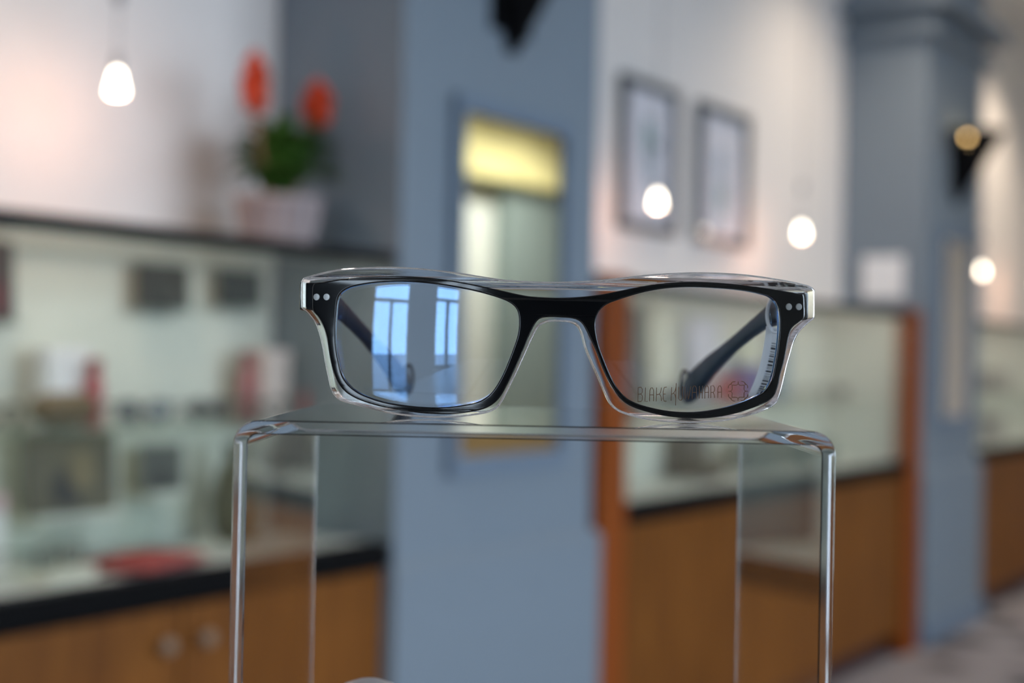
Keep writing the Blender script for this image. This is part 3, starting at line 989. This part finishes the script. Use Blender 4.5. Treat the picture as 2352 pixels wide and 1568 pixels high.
# riser: one bent sheet
XC, HW, TH, DEP0, DEP1 = 0.0063, 0.0766, 0.0036, 0.3617, 0.4935
r = empty('acrylic_riser', (0, 0, CT), FORE)
bm = bmesh.new()
Hh = ST - CT
outer, inner = [], []
ro, ri = 0.0062, 0.0026


def sect(sgn):
    o_, i_ = [], []
    o_.append((sgn * HW, 0.0003))
    i_.append((sgn * (HW - TH), 0.0003))
    o_.append((sgn * HW, Hh - ro - 0.0004))
    i_.append((sgn * (HW - TH), Hh - ro - 0.0004))
    for k in range(9):
        a = math.pi / 2 * k / 8
        o_.append((sgn * (HW - ro + ro * math.cos(a)), Hh - ro + ro * math.sin(a)))
        i_.append((sgn * (HW - TH - ri + ri * math.cos(a)), Hh - TH - ri + ri * math.sin(a)))
    o_.append((sgn * (HW - ro - 0.0004), Hh))
    i_.append((sgn * (HW - ro - 0.0004), Hh - TH))
    return o_, i_


oL, iL = sect(-1)
oR, iR = sect(1)
outer = oL + oR[::-1]
inner = iL + iR[::-1]
ring = {}
for yi, y in enumerate((DEP0, DEP1)):
    ring[yi] = ([bm.verts.new((XC + p[0], y, p[1])) for p in outer], [bm.verts.new((XC + p[0], y, p[1])) for p in inner])
k = len(outer)
for i in range(k - 1):
    bm.faces.new((ring[0][0][i], ring[0][0][i + 1], ring[1][0][i + 1], ring[1][0][i]))
    bm.faces.new((ring[0][1][i + 1], ring[0][1][i], ring[1][1][i], ring[1][1][i + 1]))
    bm.faces.new((ring[0][0][i + 1], ring[0][0][i], ring[0][1][i], ring[0][1][i + 1]))
    bm.faces.new((ring[1][0][i], ring[1][0][i + 1], ring[1][1][i + 1], ring[1][1][i]))
for e in (0, k - 1):
    bm.faces.new((ring[0][0][e], ring[1][0][e], ring[1][1][e], ring[0][1][e]))
bmesh.ops.recalc_face_normals(bm, faces=bm.faces[:])
sharp = [e for e in bm.edges if len(e.link_faces) == 2 and e.calc_face_angle() > 1.2]
bmesh.ops.bevel(bm, geom=sharp, offset=0.0003, segments=1, affect='EDGES', profile=0.5)
for f_ in bm.faces:
    cy_f = f_.calc_center_median().y
    if abs(f_.normal.y) > 0.9:
        f_.material_index = 1 if cy_f < 0.42 else 2
sheet = obj('bent_sheet', bm, M_ACRYL, r, True, 0.5)
sheet.data.materials.append(clear_plastic('acrylic_polished_edge', 1.49, (0.985, 0.99, 0.99), 0.0))
sheet.data.materials.append(clear_plastic('acrylic_sawn_edge', 1.49, (0.985, 0.99, 0.99), 0.15))
setp(r, 'clear bent acrylic riser under the eyeglasses', 'stand')

# small bottle standing between the riser's legs: only its pale round cap rises into the picture
t = empty('cleaner_bottle', (0, 0, CT), FORE)
bm = bmesh.new()
cx_, cy_ = -0.0425, 0.445
lathe(bm, [(0, 0.0005), (0.014, 0.0005), (0.016, 0.003), (0.016, 0.034), (0.009, 0.040), (0.009, 0.043), (0, 0.043)], 24, centre=(cx_, cy_, 0))
obj('bottle_body', bm, mat('clear_blue_bottle', (0.45, 0.52, 0.6), 0.2), t, True, 0.7)
bm = bmesh.new()
lathe(bm, [(0, 0.0435), (0.0125, 0.0435), (0.0132, 0.046), (0.0130, 0.060), (0.0115, 0.0655), (0.008, 0.0690), (0.004, 0.0705), (0, 0.0708)], 28, centre=(cx_, cy_, 0))
obj('cap', bm, mat('pale_grey_cap', (0.62, 0.57, 0.57), 0.4, var=0.02), t, True, 0.9)
setp(t, 'pale round bottle cap just showing at the bottom edge between the riser legs', 'bottle')

# ------------------------------------------------------------------ the eyeglasses
FPX, ROLL, HOR = 3267.0, 0.02, 32.3
Z0, RW = 0.386, 0.24
X0 = 0.0124


def wrap(x):
    return (x - X0) ** 2 / (2 * RW)


def to_mm(px, py):
    """outline point measured on the photograph -> millimetres on the frame front (x right, z up from the riser)"""
    dx, dy = px - 1176.0, py - 784.0
    X, Y = dx + ROLL * dy, dy - ROLL * dx
    x = X * Z0 / FPX
    for _ in range(4):
        Zd = Z0 + wrap(x)
        x = X * Zd / FPX
    return (x * 1000, (0.0177 - (Y - HOR) * Zd / FPX) * 1000)


def catmull(pts, sub=4):
    out = []
    n_ = len(pts)
    for i in range(n_):
        p0, p1, p2, p3 = [Vector(pts[(i + d) % n_]) for d in (-1, 0, 1, 2)]
        for k in range(sub):
            u = k / sub
            out.append(tuple(0.5 * ((2 * p1) + (p2 - p0) * u + (2 * p0 - 5 * p1 + 4 * p2 - p3) * u * u + (3 * p1 - p0 - 3 * p2 + p3) * u ** 3)))
    return out


OUT = [(689.5, 653), (691, 645), (697, 638.5), (725, 630), (770, 620), (828, 615), (884, 613), (941, 615), (997, 620), (1053, 627), (1109, 636), (1165, 643.5), (1221, 647), (1263, 648),
       (1300, 647.5), (1340, 646), (1372, 644), (1428, 638.5), (1484, 632), (1541, 628), (1597, 626), (1653, 627), (1709, 630.5), (1765, 637.5), (1821, 647), (1849, 653.5), (1864, 658),
       (1872, 664), (1874.5, 673), (1874.5, 725), (1871, 735), (1862, 742), (1841, 762), (1827, 788), (1818, 818), (1810, 846.5), (1801.5, 883), (1793, 914), (1784, 930), (1765, 942),
       (1737, 953), (1695, 964), (1653, 971), (1611, 974), (1569, 974), (1526.5, 971.5), (1484.5, 966), (1442.5, 956), (1417, 945), (1400, 928), (1386, 900), (1372, 866), (1358, 835),
       (1344, 801.5), (1336, 771), (1327, 752), (1313, 743), (1288, 740), (1270, 740), (1254, 743), (1238, 752), (1227, 771), (1215.5, 796), (1201.5, 827), (1187.5, 858), (1173.5, 886),
       (1159.5, 914), (1148, 933), (1134, 945), (1109, 953), (1067, 959), (1025, 962), (983, 962), (940.5, 959), (898.5, 953), (856.5, 943), (817, 933.5), (786, 925), (769.5, 915),
       (758, 896), (752.5, 874.5), (745.5, 841), (738.5, 801.5), (731.5, 771), (723, 747), (713, 731), (702, 718), (692, 711), (689.5, 700)]
BLK = [(719, 655), (744, 649), (772, 644), (814, 639), (856.5, 637), (912.5, 636), (968.5, 638), (1025, 644), (1081, 653.5), (1137, 665.5), (1193, 678), (1221, 682.5), (1263, 685),
       (1302, 685), (1344, 682.5), (1386, 677), (1428, 668.5), (1470.5, 660), (1512.5, 653.5), (1568.5, 649), (1625, 649.5), (1681, 653.5), (1737, 660), (1793, 668.5), (1835, 676),
       (1846, 679.5), (1848, 700), (1848, 729), (1838, 740), (1821, 754), (1813, 773.5), (1807, 804.5), (1801.5, 832.5), (1793, 863), (1787.5, 889), (1778, 911), (1762, 925), (1737, 936),
       (1695, 950), (1653, 959), (1611, 963), (1569, 962), (1526.5, 957), (1484.5, 947.5), (1451, 936), (1428, 921), (1411.5, 900), (1395, 872), (1381, 841), (1367, 804.5), (1352.5, 773.5),
       (1341, 751), (1330, 739), (1313, 733), (1288, 731), (1263, 730), (1240, 734), (1228, 748), (1215.5, 773.5), (1204, 801.5), (1193, 827), (1179, 858), (1165, 886), (1151, 911),
       (1134, 929), (1109, 942), (1067, 950), (1025, 953), (983, 952), (940.5, 947.5), (898.5, 940.5), (856.5, 931), (823, 919.5), (797.5, 905.5), (781, 888.5), (769.5, 867), (761, 841),
       (755, 810), (750, 776), (741, 748), (730, 729), (718, 714), (717, 690)]
LL = [(772, 720), (775, 692), (782, 676), (797, 665), (817, 658.5), (856.5, 652), (898.5, 649), (954.5, 650), (1011, 656), (1067, 665.5), (1109, 675), (1151, 688), (1176, 700.5),
      (1189, 717.5), (1192, 743), (1189, 771), (1179, 801.5), (1165, 838), (1151, 869), (1134, 897), (1117, 914), (1095, 925), (1053, 933.5), (1011, 937), (968.5, 936), (926.5, 932),
      (884.5, 925), (851, 915), (823, 902.5), (800, 884.5), (786, 863), (778, 832.5), (772, 799), (770, 759.5)]
LR = [(1368, 757), (1369.5, 733), (1378, 714.5), (1396, 700), (1428, 688), (1470.5, 675), (1512.5, 666.5), (1554.5, 662), (1597, 661), (1653, 663.5), (1709, 669), (1751, 677),
      (1773, 685), (1786, 700.5), (1791, 726), (1791, 762), (1787.5, 799), (1782, 832.5), (1776, 863), (1768, 884), (1754, 902), (1731, 915), (1695, 929), (1653, 940.5), (1611, 947),
      (1569, 948), (1526.5, 944), (1484.5, 935), (1456, 925), (1434, 911), (1414, 886), (1400, 858), (1386, 824), (1375, 793)]
P_OUT, P_BLK, P_LL, P_LR = [catmull([to_mm(*q) for q in L_], 4) for L_ in (OUT, BLK, LL, LR)]
zmin = min(q[1] for q in P_OUT)
# a hair above the riser
DZ = 0.12 - zmin


def grow(pts, d):
    """offset a closed outline outwards by d (mm)"""
    n_ = len(pts)
    area = sum(pts[i][0] * pts[(i + 1) % n_][1] - pts[(i + 1) % n_][0] * pts[i][1] for i in range(n_))
    s = 1 if area > 0 else -1
    out = []
    for i in range(n_):
        a, b = Vector(pts[(i - 1) % n_]), Vector(pts[(i + 1) % n_])
        t_ = (b - a).normalized()
        out.append((pts[i][0] + s * t_.y * d, pts[i][1] - s * t_.x * d))
    return out


def plate(name, loops, y0, y1, bev, m, parent):
    """flat plate with holes, rounded edges, then bent to the frame's face curve (loops in mm)"""
    cu = bpy.data.curves.new(name + '_outline', 'CURVE')
    cu.dimensions = '2D'
    cu.fill_mode = 'BOTH'
    for lp in loops:
        sp = cu.splines.new('POLY')
        sp.points.add(len(lp) - 1)
        for q, p_ in enumerate(lp):
            sp.points[q].co = (p_[0], p_[1], 0, 1)
        sp.use_cyclic_u = True
    hT = (y1 - y0) / 2 * 1000
    cu.extrude = hT - bev
    cu.bevel_depth = bev
    cu.bevel_resolution = 3
    cu.offset = -bev
    tmp = bpy.data.objects.new(name + '_outline', cu)
    C.objects.link(tmp)
    dg = bpy.context.evaluated_depsgraph_get()
    me = bpy.data.meshes.new_from_object(tmp.evaluated_get(dg))
    bpy.data.objects.remove(tmp)
    bpy.data.curves.remove(cu)
    bm = bmesh.new()
    bm.from_mesh(me)
    bpy.data.meshes.remove(me)
    bmesh.ops.remove_doubles(bm, verts=bm.verts[:], dist=0.002)
    ym = (y0 + y1) / 2
    for v in bm.verts:
        x, z, w_ = v.co.x / 1000, (v.co.y + DZ) / 1000, v.co.z / 1000
        v.co = Vector((x, Z0 + wrap(x) + ym - w_, z))
    o_ = obj(name, bm, m, parent, True, 1.3)
    wn_ = o_.modifiers.new('weighted_normals', 'WEIGHTED_NORMAL')
    wn_.mode = 'FACE_AREA'
    wn_.weight = 80
    return o_


eg = empty('eyeglasses', (0, 0, ST), FORE)
front = plate('clear_front', [P_OUT, grow(P_LL, 0.15), grow(P_LR, 0.15)], 0.00135, 0.0056, 0.62, M_CLEAR, eg)
setp(front, 'crystal clear outer frame front')
black = plate('black_front', [P_BLK, P_LL, P_LR], 0.0, 0.0013, 0.42, M_FRAME, eg)
setp(black, 'glossy black front layer around both lenses')


def surf(cx, cz, x, z):
    """front surface of a lens: spherical cap tangent to the frame's curve"""
    R_ = 0.135
    sl = (cx - X0) / RW
    return Z0 + wrap(cx) + sl * (x - cx) + ((x - cx) ** 2 + (z - cz) ** 2) / (2 * R_) + 0.0014


LENS = []
for pts in (P_LL, P_LR):
    pts = grow(pts, 0.12)
    P = [(p_[0] / 1000, (p_[1] + DZ) / 1000) for p_ in pts]
    cx = sum(p_[0] for p_ in P) / len(P)
    cz = sum(p_[1] for p_ in P) / len(P)
    LENS.append((cx, cz))
    bm = bmesh.new()
    layers = []
    NR = 14
    for off in (0.0, 0.0017):
        rings = [[bm.verts.new((cx, surf(cx, cz, cx, cz) + off, cz))]]
        for k in range(1, NR + 1):
            f = k / NR
            ring_ = []
            for (x, z) in P:
                xx, zz = cx + (x - cx) * f, cz + (z - cz) * f
                ring_.append(bm.verts.new((xx, surf(cx, cz, xx, zz) + off, zz)))
            rings.append(ring_)
        nn = len(P)
        for a, b in zip(rings, rings[1:]):
            for q in range(nn):
                j = (q + 1) % nn
                if len(a) == 1:
                    bm.faces.new((a[0], b[q], b[j]))
                else:
                    bm.faces.new((a[q], a[j], b[j], b[q]))
        layers.append(rings)
    a, b = layers[0][-1], layers[1][-1]
    for q in range(len(P)):
        j = (q + 1) % len(P)
        bm.faces.new((a[q], a[j], b[j], b[q]))
    ln = obj('lens', bm, M_LENS, eg, True, 0.8)

# printed lettering and emblem on the right lens
rcx, rcz = LENS[1]


def crop(p):
    """point read off an enlarged crop of the lens -> point on the lens front"""
    mm = to_mm(1420 + p[0] / 5.345, 780 + p[1] / 5.345)
    x, z = mm[0] / 1000, (mm[1] + DZ) / 1000
    return Vector((x, surf(rcx, rcz, x, z) - 0.00005, z))


GL = [
    [(252, 600), (250, 775)], [(252, 600), (290, 597), (303, 620), (303, 660), (285, 680), (255, 682)], [(285, 680), (305, 702), (305, 748), (290, 772), (250, 775)],
    [(342, 600), (338, 773), (370, 770)],
    [(393, 770), (397, 640), (410, 605), (430, 602), (443, 640), (443, 768)], [(395, 690), (443, 690)],
    [(480, 600), (476, 770)], [(538, 600), (530, 655), (515, 680), (480, 688)], [(515, 680), (534, 710), (540, 765)],
    [(605, 592), (572, 600), (562, 640), (561, 740), (575, 768), (602, 768)], [(563, 680), (592, 680)],
    [(663, 595), (660, 762)], [(720, 545), (714, 820)], [(662, 682), (690, 668), (708, 640), (718, 595)], [(690, 668), (706, 690), (715, 730)],
    [(752, 592), (752, 735), (765, 755), (785, 755), (800, 735), (800, 585)],
    [(826, 590), (830, 748), (862, 650), (872, 745), (900, 585)],
    [(918, 737), (920, 610), (932, 582), (955, 580), (968, 610), (970, 735)], [(920, 662), (968, 660)],
    [(1005, 580), (1005, 735)], [(1043, 580), (1043, 735)], [(1005, 660), (1043, 658)],
    [(1075, 735), (1075, 610), (1088, 580), (1108, 578), (1120, 610), (1120, 730)], [(1076, 660), (1120, 658)],
    [(1148, 728), (1148, 578), (1180, 577), (1193, 600), (1193, 640), (1180, 657), (1150, 660)], [(1175, 660), (1192, 690), (1195, 728)],
    [(1235, 728), (1235, 610), (1248, 580), (1268, 578), (1280, 610), (1280, 725)], [(1236, 658), (1280, 656)],
]
brace = [[(-78, 76), (-22, 74), (0, 90), (22, 74), (78, 76)], [(0, 90), (0, 120)], [(-92, 78), (-84, 104), (-62, 120), (-36, 123)], [(92, 78), (84, 104), (62, 118), (36, 118)]]
bm = bmesh.new()
for st in GL:
    tube(bm, [crop(p_) for p_ in st], 0.0001, 5)
obj('lettering', bm, M_PRINT, eg)
bm = bmesh.new()
for q in range(4):
    a = q * math.pi / 2
    for st in brace:
        tube(bm, [crop((1486 + p_[0] * math.cos(a) - p_[1] * math.sin(a), 645 + p_[0] * math.sin(a) + p_[1] * math.cos(a))) for p_ in st], 0.00011, 5)
obj('emblem', bm, M_PRINT, eg)

# rivets
for (px, py) in ((729, 684), (752, 684), (1810, 706.5), (1833, 706.5)):
    mm = to_mm(px, py)
    x, z = mm[0] / 1000, (mm[1] + DZ) / 1000
    bm = bmesh.new()
    lathe(bm, [(0, -0.0011), (0.00095, -0.0011), (0.00098, -0.0009), (0.00098, 0.0009), (0.0009, 0.00105), (0, 0.0011)], 20)
    rv = obj('rivet', bm, mat('dull_rivet_steel', (0.34, 0.34, 0.33), 0.35, 0.6), eg, True)
    rv.location = (x, Z0 + wrap(x) + 0.00085, z)
    rv.rotation_euler = (math.pi / 2, 0, math.atan((x - X0) / RW))

# end pieces, hinges and temples
for sgn, hx, hz in ((-1, -0.0578, 0.0335), (1, 0.0825, 0.0335)):
    ex = X0 + sgn * 0.0690
    yb = Z0 + wrap(ex) + 0.0057
    bm = bmesh.new()
    bx(bm, ex - (0.0031 if sgn > 0 else 0.0038), ex + (0.0038 if sgn > 0 else 0.0031), yb, yb + 0.0052, hz - 0.0042, hz + 0.0040, 0.0009)
    obj('end_piece', bm, M_FRAME, eg, True, 0.8)
    bm = bmesh.new()
    for q in (-0.0016, 0.0, 0.0016):
        lathe(bm, [(0, -0.0006), (0.0012, -0.0006), (0.0012, 0.0006), (0, 0.0006)], 12, centre=(ex - sgn * 0.0045, yb + 0.0028, hz + q))
    obj('hinge', bm, M_STEEL, eg, True, 0.7)
    bm = bmesh.new()
    # stations: y, x offset towards the nose, centre height, half height, half thickness
    yE = yb + 0.0053
    tipx = 0.0195
    sta = [(0.0, 0.0, 0.0335, 0.0042, 0.0021), (0.006, 0.0008, 0.0333, 0.0046, 0.0021), (0.016, 0.0025, 0.0322, 0.0037, 0.0020), (0.028, 0.0046, 0.0300, 0.0028, 0.0017), (0.040, 0.0068, 0.0268, 0.0025, 0.0016),
           (0.052, 0.0092, 0.0232, 0.0025, 0.0016), (0.064, 0.0118, 0.0192, 0.0029, 0.0018), (0.074, 0.0142, 0.0155, 0.0038, 0.0019), (0.083, 0.0160, 0.0118, 0.0047, 0.0020),
           (0.091, 0.0176, 0.0084, 0.0052, 0.0021), (0.097, 0.0188, 0.0062, 0.0046, 0.0019), (0.1005, 0.0195, 0.0052, 0.0024, 0.0012)]
    prev = None
    rings = []
    for k_, (yy, xo, zc, hh, ht) in enumerate(sta):
        a = sta[max(0, k_ - 1)]
        b = sta[min(len(sta) - 1, k_ + 1)]
        ty, tz = b[0] - a[0], b[2] - a[2]
        l_ = math.hypot(ty, tz)
        ny, nz = -tz / l_, ty / l_           # normal in the side view
        ring_ = []
        for q in range(16):
            an = 2 * math.pi * q / 16
            ca, sa = math.cos(an), math.sin(an)
            u = ht * math.copysign(abs(ca) ** 0.6, ca)
            v = hh * math.copysign(abs(sa) ** 0.6, sa)
            ring_.append(bm.verts.new((ex - sgn * xo + u, yE + yy + v * ny, zc + v * nz)))
        rings.append(ring_)
    for a, b in zip(rings, rings[1:]):
        for q in range(16):
            bm.faces.new((a[q], a[(q + 1) % 16], b[(q + 1) % 16], b[q]))
    bm.faces.new(rings[0])
    bm.faces.new(rings[-1])
    tm = obj('temple', bm, M_TEMPLE, eg, True, 0.9)
    # dark rim ring let into the inner side of the temple tip
    bm = bmesh.new()
    tube(bm, [(ex - sgn * (0.0176 + 0.0014 + 0.0016 * (1 + math.cos(a))), yE + 0.0915, 0.0088 + 0.0050 * math.sin(a)) for a in [2 * math.pi * k_ / 24 for k_ in range(24)]], 0.00055, 6, True)
    rg = obj('tip_ring', bm, mat('brown_black_ring', (0.03, 0.02, 0.015), 0.3), tm, True)
setp(eg, 'rectangular eyeglasses with black rims and a clear outer frame on the acrylic riser', 'eyeglasses')

# barcode tag looped round the right temple
t = empty('barcode_tag', (0, 0, ST), FORE)


def tagpt(px, py, Zd):
    dx, dy = px - 1176.0, py - 784.0
    X, Y = dx + ROLL * dy, dy - ROLL * dx
    return Vector((X * Zd / FPX, Zd, 0.0177 - (Y - HOR) * Zd / FPX))


ZT = 0.414
cl = [(1782, 752), (1779, 780), (1774, 810), (1768, 838), (1761, 862), (1752, 885), (1743, 904), (1739, 912)]
cen = [tagpt(p_[0], p_[1], ZT + 0.0008 * k) for k, p_ in enumerate(cl)]
bm = bmesh.new()
wv = 0.0028
fr, bk = [], []
for p_ in cen:
    for lst, off in ((fr, 0.0), (bk, 0.00018)):
        lst.append((bm.verts.new(p_ + Vector((-wv, off, 0.0004))), bm.verts.new(p_ + Vector((wv, off, -0.0004)))))
for i in range(len(cen) - 1):
    bm.faces.new((fr[i][0], fr[i][1], fr[i + 1][1], fr[i + 1][0]))
    bm.faces.new((bk[i][1], bk[i][0], bk[i + 1][0], bk[i + 1][1]))
    bm.faces.new((fr[i][0], fr[i + 1][0], bk[i + 1][0], bk[i][0]))
    bm.faces.new((fr[i + 1][1], fr[i][1], bk[i][1], bk[i + 1][1]))
for i in (0, -1):
    bm.faces.new((fr[i][0], bk[i][0], bk[i][1], fr[i][1]))
obj('strip', bm, M_PAPER, t)
bm = bmesh.new()
lc = tagpt(1781, 722, ZT)
pts = []
for k in range(28):
    a = 2 * math.pi * k / 28
    pts.append(lc + Vector((0.0024 * math.sin(a), 0.0, 0.0052 * math.cos(a))))
tube(bm, pts, 0.00055, 6, True)
obj('loop', bm, M_PAPER, t, True)
bm = bmesh.new()
rnd = random.Random(3)
u = 0.18
L_ = len(cen) - 1
while u < 0.97:
    wd = rnd.choice([0.008, 0.008, 0.016, 0.024])
    i = int(u * L_)
    f = u * L_ - i
    p0 = cen[i].lerp(cen[i + 1], f)
    i2 = min(L_ - 1, int((u + wd) * L_))
    p1 = cen[i2].lerp(cen[i2 + 1], min(1, (u + wd) * L_ - i2))
    q = [p0 + Vector((-wv * 0.25, -0.0001, 0.0001)), p0 + Vector((wv * 0.85, -0.0001, -0.00034)), p1 + Vector((wv * 0.85, -0.0001, -0.00034)), p1 + Vector((-wv * 0.25, -0.0001, 0.0001))]
    bm.faces.new([bm.verts.new(v) for v in q])
    u += wd + rnd.choice([0.012, 0.012, 0.02])
obj('barcode', bm, M_INK, t)
setp(t, 'white barcode tag hanging from the right temple behind the lens', 'tag')
